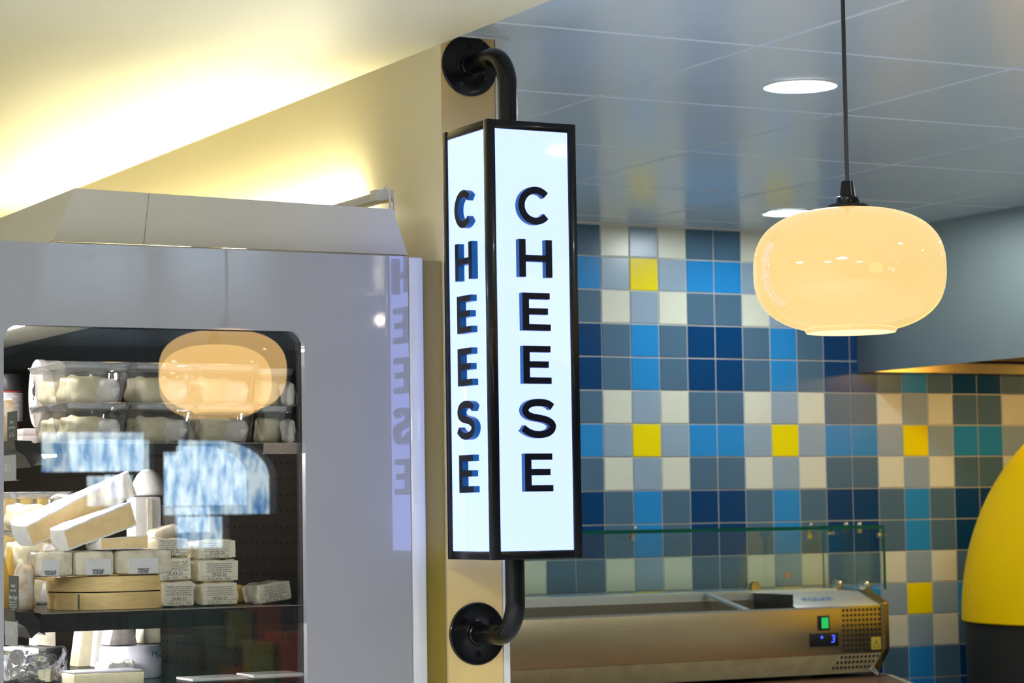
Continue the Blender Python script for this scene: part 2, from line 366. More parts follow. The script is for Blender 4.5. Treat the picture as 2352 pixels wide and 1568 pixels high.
# pendant lamps
def pendant(x, y, zc, label, K=1.035, glow=None):
    t = thing('pendant_lamp', label, 'pendant lamp', (x, y, zc), 'globe pendant lamps over the aisle')
    prof = []
    for k in range(0, 41):
        a = math.radians(-90 + 180 * k / 40); c, s = math.cos(a), math.sin(a); e = 2 / 2.6
        r, z = .150 * abs(c) ** e, .098 * math.copysign(abs(s) ** e, s)
        if z > -.0925: prof.append((max(r, .022), z))
    lip = [(.0690, -.0977), (.0698, -.0973), (.0704, -.0955), (.0718, -.0936)]
    kk = lambda q: [(r * K, z * K) for r, z in q]
    MB().lathe(kk(lip + prof), (x, y, zc), 'Z', 64).build('shade', glow or lamp_glass, t, angle=60)
    MB().lathe(kk([(.0001, -.0905), (.0660, -.0922), (.0688, -.0974)]), (x, y, zc), 'Z', 48).build('inner_rim', lamp_inner, t, label='bright opening under the shade')
    cap = MB().lathe(kk([(.020, .097), (.0335, .0975), (.034, .1005), (.031, .1035), (.018, .105), (.0185, .1065), (.0182, .115), (.0155, .1165), (.0125, .117), (.0095, .140), (.0085, .141), (.0035, .1415)]), (x, y, zc), 'Z', 32).build('cap', black_gloss, t)
    MB().lathe([(.0037, .1485), (.0034, ZC - zc - .012)], (x, y, zc), 'Z', 12).build('cord', black_plastic, t)
    MB().lathe([(.0045, ZC - zc - .006), (.006, ZC - zc - .0005)], (x, y, zc), 'Z', 16).build('grommet', black_plastic, t)
    return t
pl = pendant(2.3350, 3.2320, 1.9819, 'squashed globe pendant lamp of amber opal glass on a black cord')
pendant(2.194, 2.058, 1.9560, 'brighter pendant lamp out of view, seen mirrored in the case window', 1.05, emat('opal_amber_glass_bright', (1.0, .62, .22), 4.3, 1))
t = thing('track_spotlight', 'small bright spotlight behind the viewpoint, mirrored on the white case panel', 'spotlight', (4.03, -1.0, 2.36))
MB().lathe([(.0001, -.07), (.03, -.068), (.032, 0), (.029, 0), (.0285, -.03), (.0001, -.031)], (4.03, -1.0, 2.358), 'Y', 24).build('housing', white_trim, t)
MB().lathe([(.0001, -.006), (.008, -.006), (.008, -.012), (.0001, -.012)], (4.03, -1.0, 2.358), 'Y', 16).build('bulb', emat('spot_bulb', (1.0, .9, .75), 900.0), t)
MB().box((4.024, -1.05, 2.39), (4.036, -1.038, ZC - .0005)).build('stem', white_trim, t)

# ------------------------------------------------------------------ the CHEESE sign
SX, SY, SH = 1.9735, 3.7235, .086
SZ0, SZ1 = 1.520, 2.2640
sg = thing('hanging_sign', 'black four-sided box sign with lit faces reading CHEESE on a wall pipe', 'sign', (SX, SY, SZ0))
b = MB(); pw = .0155
for sx in (-1, 1):
    for sy in (-1, 1):
        b.box((SX + sx * SH, SY + sy * SH, SZ0), (SX + sx * (SH - pw), SY + sy * (SH - pw), SZ1))
for z0, z1 in ((SZ0, SZ0 + .0145), (SZ1 - .0155, SZ1)):
    b.box((SX - SH + .0012, SY - SH + .0012, z0), (SX + SH - .0012, SY + SH - .0012, z1))
b.build('frame', black_gloss, sg, bevel=.0018)
gl = SH - .0035
for nm, a, c in (('front', (SX - SH + pw, SY - gl, SZ0 + .0145), (SX + SH - pw, SY - gl + .003, SZ1 - .0155)), ('rear', (SX - SH + pw, SY + gl - .003, SZ0 + .0145), (SX + SH - pw, SY + gl, SZ1 - .0155)),
                 ('l', (SX - gl, SY - SH + pw, SZ0 + .0145), (SX - gl + .003, SY + SH - pw, SZ1 - .0155)), ('r', (SX + gl - .003, SY - SH + pw, SZ0 + .0145), (SX + gl, SY + SH - pw, SZ1 - .0155))):
    MB().box(a, c).build('light_panel', sign_lit, sg)
def ribbon(pts, w):
    L, R = [], []
    for i, p in enumerate(pts):
        a, c = Vector(pts[max(i - 1, 0)]), Vector(pts[min(i + 1, len(pts) - 1)]); d = (c - a).normalized(); n = Vector((-d.y, d.x))
        L.append(Vector(p) + n * w / 2); R.append(Vector(p) - n * w / 2)
    return [tuple(p) for p in L] + [tuple(p) for p in reversed(R)]
LH = .0320
def glyph(ch):
    h = LH
    if ch == 'E':
        s, t, w = .0126, .0107, .027
        return [(-w, -h), (w, -h), (w, -h + t), (-w + s, -h + t), (-w + s, -t / 2 + .0005), (w - .005, -t / 2 + .0005), (w - .005, t / 2 + .0005), (-w + s, t / 2 + .0005), (-w + s, h - t), (w - .0012, h - t), (w - .0012, h), (-w, h)]
    if ch == 'H':
        s, t, w = .0127, .0110, .0318
        return [(-w, -h), (-w + s, -h), (-w + s, -t / 2), (w - s, -t / 2), (w - s, -h), (w, -h), (w, h), (w - s, h), (w - s, t / 2), (-w + s, t / 2), (-w + s, h), (-w, h)]
    if ch == 'C':
        r = .0325 - .006; pts = [(.0012 + r * 1.02 * math.cos(math.radians(a)), r * math.sin(math.radians(a))) for a in range(42, 319, 6)]
        return ribbon(pts, .0122)
    key = [(.0275, .0195), (.0195, .0248), (.0080, .0270), (-.0060, .0267), (-.0185, .0228), (-.0245, .0150), (-.0215, .0075), (-.0115, .0028), (.0030, .0004), (.0175, -.0030), (.0270, -.0095), (.0268, -.0175), (.0190, -.0240), (.0060, -.0270), (-.0085, -.0262), (-.0200, -.0222), (-.0290, -.0160)]
    pts = []
    for i in range(len(key) - 1):
        p0, p1, p2, p3 = [Vector(key[max(0, min(len(key) - 1, i + d))]) for d in (-1, 0, 1, 2)]
        for q in range(4):
            t = q / 4; pts.append(tuple(.5 * ((2 * p1) + (p2 - p0) * t + (2 * p0 - 5 * p1 + 4 * p2 - p3) * t * t + (3 * p1 - p0 - 3 * p2 + p3) * t ** 3)))
    pts.append(key[-1]); return ribbon(pts, .0120)
def letter(ch, o, u):
    nrm = Vector(u).cross(Vector((0, 0, 1))); g = glyph(ch); d = .0118; b = MB()
    if sum(g[i][0] * g[(i + 1) % len(g)][1] - g[(i + 1) % len(g)][0] * g[i][1] for i in range(len(g))) < 0: g = list(reversed(g))
    f = [b.v(Vector(o) + Vector(u) * p[0] + Vector((0, 0, p[1])) + nrm * d) for p in g]; k = [b.v(Vector(o) + Vector(u) * p[0] + Vector((0, 0, p[1])) + nrm * .0003) for p in g]
    b.face(f, 0); b.face(list(reversed(k)), 0)
    for i in range(len(g)): b.face([f[i], k[i], k[(i + 1) % len(g)], f[(i + 1) % len(g)]], 1, ch in 'CS')
    b.bm.normal_update(); bmesh.ops.triangulate(b.bm, faces=[q for q in b.bm.faces if len(q.verts) > 4])
    b.build('letter', [letter_front, letter_side], sg)
for ch, z in zip('CHEESE', (2.1183, 2.0284, 1.9377, 1.8477, 1.7568, 1.6659)):
    letter(ch, (1.9728, SY - gl, z), (1, 0, 0)); letter(ch, (SX - gl, 3.7165, z), (0, -1, 0))
    letter(ch, (1.9742, SY + gl, z), (-1, 0, 0)); letter(ch, (SX + gl, 3.7300, z), (0, 1, 0))
for zf, s in ((2.3985, -1), (1.3870, 1)):
    R = .062; za = zf; path = [(SX, 3.868, za), (SX, SY + R, za)]
    path += [(SX, SY + R - R * math.sin(math.radians(a)), za + s * (R - R * math.cos(math.radians(a)))) for a in range(6, 91, 6)]
    path.append((SX, SY, (SZ1 - .001) if s < 0 else (SZ0 + .001)))
    MB().tube(path, .0170, 24).build('mounting_arm', black_gloss, sg)
    fl = MB().lathe([(.0001, -.0062), (.0215, -.0062), (.0225, -.0055), (.0530, -.0050), (.0548, -.0035), (.0550, -.0005)], (SX, 3.87, zf), 'Y', 48).build('flange', black_gloss, sg)
    MB().lathe([(.0172, -.006), (.0195, -.007), (.0195, -.010), (.0172, -.0115)], (SX, 3.87, zf), 'Y', 32).build('collar', black_gloss, fl)
    for a in ((90, 215, -35) if s < 0 else (-90, 145, 35)):
        p = (SX + .037 * math.cos(math.radians(a)), 3.8650, zf + .037 * math.sin(math.radians(a)))
        MB().lathe([(.0001, -.0012), (.0022, -.0012), (.0026, -.0022), (.0052, -.0022), (.0058, -.0008), (.0058, .0008)], p, 'Y', 16).build('screw', black_gloss, fl)

# ------------------------------------------------------------------ display case
YF, YI = 3.846, 3.861
cs = thing('refrigerated_display_case', 'white refrigerated display case full of cheese with a glazed end panel', 'display case', (1.43, YF, 0))
hole = rrect(1.1155, .62, 1.6385, 1.9125, .026)
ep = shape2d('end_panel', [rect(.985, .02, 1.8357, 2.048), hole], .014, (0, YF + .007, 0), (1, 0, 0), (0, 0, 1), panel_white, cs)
MB().box((1.8377, YF + .0005, .02), (1.866, YF + .026, 2.048)).build('edge_strip', strip_white, cs, bevel=.004, seg=3, label='rounded white edge strip of the end panel')
ew = MB().box((1.10, YF + .0142, .60), (1.655, YF + .0160, 1.93)).build('end_window', [win_glass, clear_m], cs, label='outer pane of the end window')
for p in ew.data.polygons:
    if p.normal.y > -.9: p.material_index = 1
b = MB(); BC, BR = (1.40, 1.68), 20.6; g = []
for i in range(25):
    x = 1.10 + .555 * i / 24; g.append([])
    for j in range(49):
        z = .60 + 1.33 * j / 48; g[-1].append(b.v((x, YF + .0165 + ((x - BC[0]) ** 2 + (z - BC[1]) ** 2) / (2 * BR) * (1 if z > 1.25 else 1), z)))
for i in range(24):
    for j in range(48): b.face([g[i][j], g[i + 1][j], g[i + 1][j + 1], g[i][j + 1]], 0, True)
b.build('inner_window', win_glass, cs, label='slightly bowed inner pane of the end window')
MB().box((1.663, YF + .02, .2), (1.70, 6.2, 1.99)).build('back_panel', case_dark, cs)
b = MB(); yy = 3.93
while yy < 5.4:
    for z in list(1.02 + .028 * k for k in range(30)):
        zz = z; b.box((1.6618, yy - .0016, zz - .0016), (1.6628, yy + .0016, zz + .0016))
    yy += .028
b.build('perforation', mat('hole_dark', (.004, .003, .002), .9, spec=.02), cs, kind='stuff')
MB().box((1.0, YF + .0145, 1.99), (1.80, 6.2, 2.03)).build('roof', case_grey, cs)
MB().box((1.701, YF + .027, .02), (1.80, 6.2, 1.985)).build('rear_duct', case_grey, cs)
MB().box((1.0, 6.2, .02), (1.80, 6.23, 2.03)).build('far_end_panel', panel_white, cs)
MB().box((1.0, YF + .0190, .05), (1.655, 6.2, .55)).build('base_tank', case_grey, cs)
cn = MB().prism([(1.03, YF + .0200, 1.918), (1.289, YF + .0200, 1.918), (1.289, YF + .0200, 1.985), (1.00, YF + .0200, 1.985)], (0, 2.3, 0)).build('canopy', canopy_m, cs)
MB().box((1.148, YF + .024, 1.9135), (1.159, 5.9, 1.9178)).build('canopy_light', led_white, cn, label='white light strip under the canopy')
def shelf(z, x0=1.165, th=.019, eh=.019, silver=None):
    s = MB().box((x0 + .02, YF + .0300, z - .003), (1.655, 6.19, z)).box((x0 + .02, YF + .0300, z - th), (x0 + .04, 6.19, z - .003)).build('shelf', shelf_m, cs)
    MB().box((x0 + .02, YF + .0270, z - eh), (1.650, YF + .0297, z - .0006)).build('end_edge', shelf_m, s)
    MB().box((x0 + .02, YF + .0265, z - .0014), (1.656, YF + .0297, z - .0002)).build('top_trim', shelf_edge_m, s)
    if silver: MB().box((silver, YF + .0240, z - .0195), (1.657, YF + .0264, z - .0003)).build('edge_strip', shelf_edge_m, s, label='silver hammered strip at the shelf end')
    MB().prism([(x0 - .022, YF + .034, z + .004), (x0 + .006, YF + .034, z + .003), (x0 + .020, YF + .034, z - .012), (x0 + .030, YF + .034, z - .036), (x0 + .018, YF + .034, z - .030), (x0 + .006, YF + .034, z - .040), (x0 - .004, YF + .034, z - .022), (x0 - .020, YF + .034, z - .012)], (0, 2.2, 0)).build('price_rail', black_plastic, s)
    MB().box((x0 + .045, YF + .05, z - th - .004), (x0 + .053, 5.9, z - th + .0160)).build('light_strip', led_white, s, label='white light strip under the shelf front')
    return s
ZA, ZB, ZD = 1.724, 1.4480, 1.3250
shelf(ZA, silver=1.572); shelf(ZB, eh=.031)
s3 = MB().box((1.12, YF + .0300, ZD - .02), (1.655, 6.19, ZD)).build('shelf', shelf_m, cs)
# cornice above the case
b = MB(); y0b, y0t, th = 3.888, 3.906, .004
zb, zt0, zt1 = 2.056, 2.1475, 2.1385
def quadwall(p, q, r, s_, d):
    b.prism([p, q, r, s_], d)
quadwall((1.211, y0b, zb), (1.856, y0b, zb), (1.8365, y0t, zt1), (1.2545, y0t, zt0), (0, th, 0))
quadwall((1.211, y0b + th, zb), (1.2545, y0t + th, zt0), (1.2545, 5.9, zt0), (1.211, 5.9, zb), (th, 0, 0))
quadwall((1.856, y0b + th, zb), (1.8365, y0t + th, zt1), (1.8365, 5.9, zt1), (1.856, 5.9, zb), (-th, 0, 0))
b.box((1.215, y0b + .006, 2.0305), (1.851, 5.9, zb - .0005))
co = b.build('cornice', cornice_m, cs, label='sloped pale cornice box on top of the case')
MB().prism([(1.3660, 3.8872, zb), (1.3668, 3.8872, zb), (1.3833, 3.9052, 2.1452), (1.3825, 3.9052, 2.1452)], (0, .0007, 0)).build('seam', case_grey, co)
# cove light between cornice and wall
cv = thing('cove_light', 'fluorescent tube light behind the case cornice against the cream wall', 'light', (1.86, 4.03, 2.14))
MB().box((1.856, 4.03, 2.168), (1.885, 6.5, 2.184)).build('channel', strip_white, cv, bevel=.002)
MB().tube([(1.893, 4.22, 2.186), (1.893, 6.5, 2.186)], .0075, 12).build('tube', cove_glow, cv)
MB().box((1.848, 4.004, 2.166), (1.886, 4.029, 2.187)).build('lampholder', white_trim, cv, bevel=.002)
MB().box((1.8665, 3.966, 2.135), (1.870, 3.970, 2.168)).box((1.866, 3.970, 2.163), (1.872, 4.02, 2.168)).build('bracket', steel, cv)
MB().tube([(1.866, 4.01, 2.187), (1.866, 3.995, 2.192), (1.864, 3.980, 2.186), (1.862, 3.972, 2.168), (1.862, 3.970, 2.12)], .0022, 8).build('cable', white_trim, cv)

# price cards and clear ticket holders on the shelf rails
def price_card(yc, z0, lines, label, x=1.1500):
    t = thing('price_card', label, 'price card', (x, yc, z0), 'dark price cards on the shelf rails')
    card = MB().box((x, yc - .026, z0), (x + .0012, yc + .026, z0 + .069)).build('card', grey_card, t)
    for s, sz, dz in lines: text('print', s, sz, (x - .0006, yc, z0 + dz), (0, -1, 0), (0, 0, 1), white_print, card)
    h = MB().box((x - .004, yc - .035, z0 - .043), (x - .003, yc + .035, z0 - .002)).box((x - .004, yc - .035, z0 - .044), (x + .002, yc + .035, z0 - .043)).build('ticket_holder', ticket_m, t, label='clear plastic ticket holder')
    text('print', '12 10', .016, (x - .0044, yc + .008, z0 - .022), (0, -1, 0), (0, 0, 1), label_paper, h)
price_card(3.918, 1.707, [('France', .0075, .052), ('Cow/Goat/Sheep', .0056, .043), ('La Tur', .0105, .031), ('Rich and creamy with a soft', .0038, .021), ('rind', .0038, .0165)], 'dark grey price card on the upper shelf rail reading La Tur')
price_card(3.910, 1.440, [('England', .0075, .053), ('Raw Cow Milk', .0056, .045), ('Baron Bigod', .0095, .034), ('Handmade brie with a silky,', .0038, .0265), ('golden breakdown and long', .0038, .0225), ('warm mushroom flavours', .0038, .0185), ('underneath', .0038, .0145)], 'dark brown price card on the middle shelf rail reading Baron Bigod')

# clear tubs of cheese on the upper shelf
def make_tub(loc, label, w=.119, d=.10, h=.067):
    x, y, z = loc; t = thing('clear_tub', label, 'tub', loc, 'clear tubs of cheese in the case')
    b = MB(); lv = [(0, .77, 0), (.08, .80, .0), (.80, .90, 0), (.83, .935, 0), (.86, .94, 0), (.97, .985, 0)]; rows = []
    for hz, f, _ in lv:
        pts = rrect(-w / 2 * f, -d / 2 * f, w / 2 * f, d / 2 * f, .014, 4); rows.append([b.v((x + p[0], y + p[1], z + hz * h + .0006)) for p in pts])
    for i in range(len(rows) - 1):
        for k in range(len(rows[0])): b.face([rows[i][k], rows[i][(k + 1) % len(rows[0])], rows[i + 1][(k + 1) % len(rows[0])], rows[i + 1][k]], 0, True)
    b.face(list(reversed(rows[0]))); b.build('cup', tub_m, t)
    b = MB(); rows = []
    for f, hz in ((.935, .845), (.96, .885), (.972, .93), (1.015, .975), (1.015, 1.0), (.985, 1.0), (.95, .94), (.935, .845)):
        pts = rrect(-w / 2 * f, -d / 2 * f, w / 2 * f, d / 2 * f, .014, 4); rows.append([b.v((x + p[0], y + p[1], z + hz * h + .0007)) for p in pts])
    for i in range(len(rows) - 1):
        for k in range(len(rows[0])): b.face([rows[i][k], rows[i][(k + 1) % len(rows[0])], rows[i + 1][(k + 1) % len(rows[0])], rows[i + 1][k]], 0, True)
    b.build('rim', tub_rim, t)
    MB().blob((x - .012, y, z + .0225), (w * .52, d * .70, .044), .55, 10, .007, 55, 3, rotm(0, 3, 4)).blob((x + .026, y - .004, z + .021), (w * .38, d * .70, .039), .6, 8, .006, 70, 9, rotm(0, -4, -12), 1).build('cheese', [cheese_cream, rind_white], t)
    return t
CA = [('nearest the case window, left', 1.290, 3.945, 0), ('second column from the left', 1.4085, 3.952, 0), ('third column from the left', 1.523, 3.958, -3)]
tb = make_tub((1.290, 3.945, ZA), 'clear square tub of cheese in the left front column, bottom of two')
hh = .0672
copy_tree(tb, None, (1.290, 3.945, ZA + hh), .01, 'clear square tub of cheese in the left front column, top of two')
for nm, x, y, rz in (('second front column from the left', 1.4105, 3.952, .02), ('third front column', 1.5225, 3.954, -.02), ('row behind the left front column', 1.293, 4.062, .0)):
    for k in (0, 1): copy_tree(tb, None, (x, y, ZA + k * hh), rz + .04 * k, 'clear square tub of cheese in the %s, %s of two' % (nm, ('bottom', 'top')[k]))
td = make_tub((1.6215, 3.945, ZA), 'clear tub turned askew near the back panel, bottom of two', .067, .067, .064); td.rotation_euler = (0, 0, math.radians(-14))
copy_tree(td, None, (1.6215, 3.945, ZA + .0645), math.radians(-17), 'clear tub turned askew near the back panel, top of two')
# round cheese box standing on edge
t = thing('round_cheese_box', 'round white cheese box standing on edge with black crest and lettering', 'cheese box', (1.26, 4.12, 1.7572))
MB(Matrix.Translation((1.270, 4.180, 1.8190)) @ Matrix.Rotation(math.radians(-5), 4, 'Z')).lathe([(.0001, -.001), (.0585, -.001), (.0605, .001), (.0605, .013), (.0590, .0132), (.0590, .040), (.0001, .040)], (0, 0, 0), 'X', 48).build('box', carton_m, t)
crest = MB(); rnd = random.Random(3)
for k in range(16):
    a = rnd.uniform(0, 6.28); rr = rnd.uniform(0, .010); cc = (1.2680, 4.185 - rr * math.cos(a) * .9, 1.824 + rr * 1.5 * math.sin(a)); w = rnd.uniform(.0015, .004)
    crest.prism([(cc[0], cc[1] - w, cc[2] - w * .5), (cc[0], cc[1] + w * .4, cc[2] - w), (cc[0], cc[1] + w, cc[2] + w * .7), (cc[0], cc[1] - w * .3, cc[2] + w * 1.2)], (-.0003 - k * .00001, 0, 0))
crest.build('crest', black_print, t)
text('print', 'TRUFFLED BARON', .0098, (1.2676, 4.173, 1.796), (0, -.94, .34), (0, .34, .94), black_print, t)
text('print', 'cheese with truffle', .0055, (1.2676, 4.169, 1.784), (0, -.94, .34), (0, .34, .94), black_print, t)
tag(settle(MB().box((1.228, 4.120, ZA), (1.300, 4.235, ZA + .020)).box((1.230, 4.122, ZA + .0202), (1.298, 4.233, ZA + .0325)).build('paper_carton', carton_m, None, bevel=.0015)), 'flat pale carton under the round cheese box', 'carton')
t = thing('jar', 'dark jar with a printed white label at the left edge of the upper shelf', 'jar', (1.259, 4.32, ZA))
MB().lathe([(.0001, 0), (.026, 0), (.028, .004), (.028, .105), (.024, .112), (.0001, .112)], (1.259, 4.32, ZA), 'Z', 32).build('body', mat('jar_dark', (.05, .02, .015), .15, coat=.5), t)
MB().lathe([(.0283, .052), (.0284, .054), (.0284, .102), (.0283, .103)], (1.259, 4.32, ZA), 'Z', 32).build('paper_label', mat('jar_label', (.72, .7, .72), .5, scale=300, col2=(.35, .33, .36), stretch=(.15, .15, 1)), t)
MB().lathe([(.0285, .1035), (.0285, .1065)], (1.259, 4.32, ZA), 'Z', 32).build('red_line', mat('red_line', (.35, .02, .02), .5), t)
MB().lathe([(.029, .1072), (.029, .134), (.027, .137), (.0001, .137)], (1.259, 4.32, ZA), 'Z', 32).build('lid', black_plastic, t)
def solid(name, label, cat, m, c, size, rnd=.3, n=6, amp=.002, fr=40, seed=0, rot=(0, 0, 0), group=None):
    o = MB().blob(c, size, rnd, n, amp, fr, seed, rotm(*rot)).build(name, m, None); return tag(settle(o), label, cat, group)
solid('white_cheese', 'upright white rinded cheese piece at the left end of the upper shelf', 'cheese', rind_mottle, (1.172, 4.055, ZA + .0395), (.034, .05, .079), .5, 7, .004, 45, 5, (0, -4, 8))

# ------------------------------------------------------------------ middle shelf
t = thing('wooden_cheese_box', 'large round thin wooden cheese box with lid on the middle shelf', 'cheese box', (1.349, 4.022, ZB))
MB().lathe([(.0001, .0006), (.1035, .0006), (.1035, .0282), (.1015, .0286)], (1.349, 4.022, ZB), 'Z', 64).build('base', wood_m, t)
MB().lathe([(.1015, .0286), (.1015, .0304)], (1.349, 4.022, ZB), 'Z', 64).build('gap', case_dark, t)
MB().lathe([(.1035, .0302), (.1048, .0304), (.1048, .0545), (.1038, .0552), (.0001, .0552)], (1.349, 4.022, ZB), 'Z', 64).build('lid', wood_m, t)
MB().box((1.268, 3.9325, ZB + .002), (1.2688, 3.9415, ZB + .027)).build('lap_joint', case_grey, t)
ZW = ZB + .0556
def logo_block(x0, x1, label, seed, y=3.925, lx=None):
    t = thing('wrapped_cheese_block', label, 'cheese', ((x0 + x1) / 2, y + .035, ZW), 'film wrapped blocks on the wooden box')
    MB().blob(((x0 + x1) / 2, y + .035, ZW + .0222), (x1 - x0, .070, .042), .35, 8, .002, 70, seed).build('cheese', wrap_film, t)
    lb = MB().box((lx[0], y - .0014, ZW + .003), (lx[1], y + .002, ZW + .029)).build('paper_label', label_paper, t)
    cx = (lx[0] + lx[1]) / 2 - .001
    text('print', 'WHOLE', .0056, (cx, y - .0017, ZW + .0098), (1, 0, 0), (0, 0, 1), black_print, lb, bold=.00022)
    text('print', 'FOODS', .0052, (cx, y - .0017, ZW + .0056), (1, 0, 0), (0, 0, 1), black_print, lb, bold=.00022)
logo_block(1.196, 1.2555, 'film wrapped cheese block with white logo label, left of three', 1, lx=(1.203, 1.231))
logo_block(1.2580, 1.3270, 'film wrapped cheese block with white logo label, middle of three', 2, lx=(1.277, 1.320))
logo_block(1.3295, 1.4290, 'film wrapped cheese block with white logo label, right of three', 3, lx=(1.352, 1.402))
def brie(tip, L, wid, th, rot, label, seed, n=7):
    t = thing('brie_wedge', label, 'cheese', tip, 'brie wedges on the wrapped blocks'); R = rotm(*rot).to_4x4(); M = Matrix.Translation(tip) @ R
    def grid(name, fn, m, nu, nv):
        b = MB(M); g = [[b.v(fn(i / nu, j / nv)) for j in range(nv + 1)] for i in range(nu + 1)]
        for i in range(nu):
            for j in range(nv): b.face([g[i][j], g[i + 1][j], g[i + 1][j + 1], g[i][j + 1]], 0, True)
        b.build(name, m, t)
    def nz(p, a=.0016): p = Vector(p); return p + Vector((0, 0, 1)) * noise.noise(p * 60 + Vector((seed, 0, 0))) * a
    def hh(u): return th * (.84 + .16 * u)
    def ww(u): return wid * (1 - u) + .008
    # local: x along the wedge, y away from viewer, z thickness; near cut face at y=0
    cut = lambda u, v: nz((L * u, -.001 + .0012 * noise.noise(Vector((u * 9, v * 4, seed))) * math.sin(math.pi * v), hh(u) * v), .0012)
    top = lambda u, v: nz((L * u - .010 * math.sin(math.pi * v) * (1 - u), ww(u) * v - .001, hh(u)), .0012)
    bot = lambda u, v: nz((L * u - .010 * math.sin(math.pi * v) * (1 - u), ww(u) * v - .001, 0), .0012)
    far = lambda u, v: nz((L * u, ww(u) - .001, hh(u) * v), .0012)
    end = lambda u, v: nz((L, ww(1) * u - .001, hh(1) * v), .0012)
    tipf = lambda u, v: nz((-.010 * math.sin(math.pi * u) - .005 * math.sin(math.pi * v) * math.sin(math.pi * u), ww(0) * u - .001, hh(0) * v), .0012)
    grid('cut_face', lambda u, v: cut(u, .08 + .84 * v), brie_paste, 18, 5)
    b = MB(M)
    for fn, nu, nv in ((lambda u, v: cut(u, .08 * v), 18, 1), (lambda u, v: cut(u, .92 + .08 * v), 18, 1), (top, 18, 6), (bot, 10, 3), (far, 10, 3), (end, 5, 4), (tipf, 8, 5)):
        g = [[b.v(fn(i / nu, j / nv)) for j in range(nv + 1)] for i in range(nu + 1)]
        for i in range(nu):
            for j in range(nv): b.face([g[i][j], g[i + 1][j], g[i + 1][j + 1], g[i][j + 1]], 0, True)
    b.build('rind', rind_white, t)
    return t
ZL = ZW + .0440
brie((1.3020, 3.921, ZL + .0006), .082, .05, .022, (-4, 0, 2), 'small low brie wedge under the leaning ones', 1)
brie((1.2480, 3.924, ZL + .0005), .125, .050, .042, (6, -18, 3), 'brie wedge leaning in the middle of the brie pile', 2)
brie((1.2020, 3.972, ZL + .0080), .200, .058, .044, (11, -24.5, 2), 'big brie wedge lying uppermost and slanted with white rind', 3)
# labelled packets
def packet(x0, x1, z0, z1, y, label, seed, date, price, rot=(0, 0, 0), cheese=None, lab=None):
    c = ((x0 + x1) / 2, y + .028, (z0 + z1) / 2); R = rotm(*rot)
    t = thing('wrapped_cheese_packet', label, 'cheese', (c[0], c[1], z0), 'paper wrapped cheese packets with date labels')
    MB().blob(c, (x1 - x0, .056, z1 - z0 - .0006), .38, 9, .0050, 55, seed, R).build('wrap', cheese or wrap_cream, t)
    w, h = (x1 - x0) * .46, (z1 - z0) * .44; M = Matrix.Translation(c) @ R.to_4x4(); yo = -.0300
    lb = MB(M).box((-w, yo, -h), (w, yo + .005, h)).build('paper_label', packet_paper, t)
    u, v = M.to_3x3() @ Vector((1, 0, 0)), M.to_3x3() @ Vector((0, 0, 1))
    def T(s, sz, dx, dz, al='CENTER'): text('print', s, sz, M @ Vector((dx, yo - .0004, dz)), u, v, black_print, lb, al)
    T('Ingredients: pasteurised milk, salt,\nrennet, starter cultures, mould\nripening. Keep refrigerated and eat\nsoon after opening. Suitable for\nhome freezing. Store flat, wrapped', .0034, 0, h * .30)
    T(date, .0074, 0, -h * .42); T('0.120  19.50     ' + price, .0052, 0, -h * .82)
    b = MB(M)
    for dz in (-.60, -.98): b.box((-w, yo - .0003, h * dz), (w, yo, h * dz + .0003))
    for dx in (-.6, -.2, .3): b.box((w * dx, yo - .0003, -h * .98), (w * dx + .0003, yo, -h * .6))
    b.build('rule', black_print, lb)
PK = [(1.4110, 1.4680, 1.4486, 1.4920, 3.930, 'bottom', 'left', '29-03-25', '7.74'), (1.4065, 1.4655, 1.4926, 1.5320, 3.932, 'middle', 'left', '03-03-25', '7.48'), (1.4030, 1.4605, 1.5326, 1.5650, 3.936, 'top', 'left', '9-03-25', '6.10'),
      (1.4820, 1.5480, 1.4486, 1.4885, 3.930, 'bottom', 'right', '29-03-25', '7.12'), (1.4755, 1.5500, 1.4891, 1.5270, 3.932, 'middle', 'right', '29-03-25', '8.34'), (1.4765, 1.5480, 1.5276, 1.5600, 3.936, 'top', 'right', '17-03-25', '5.42')]
for k, (x0, x1, z0, z1, y, lv, st, d, p) in enumerate(PK):
    packet(x0, x1, z0, z1, y, 'wrapped cheese packet with a date label, %s of the %s stack of three' % (lv, st), 10 + k, d, p, (0, (1, -2, 2, -1, 1, -2)[k] * .5, (2, -3, 1, -2, 2, -1)[k]))
packet(1.5790, 1.6450, 1.4510, 1.4860, 3.934, 'single wrapped packet tilted on the shelf right of the stacks', 22, '02-03-25', '8.72', (0, -6, 10), wrap_film)
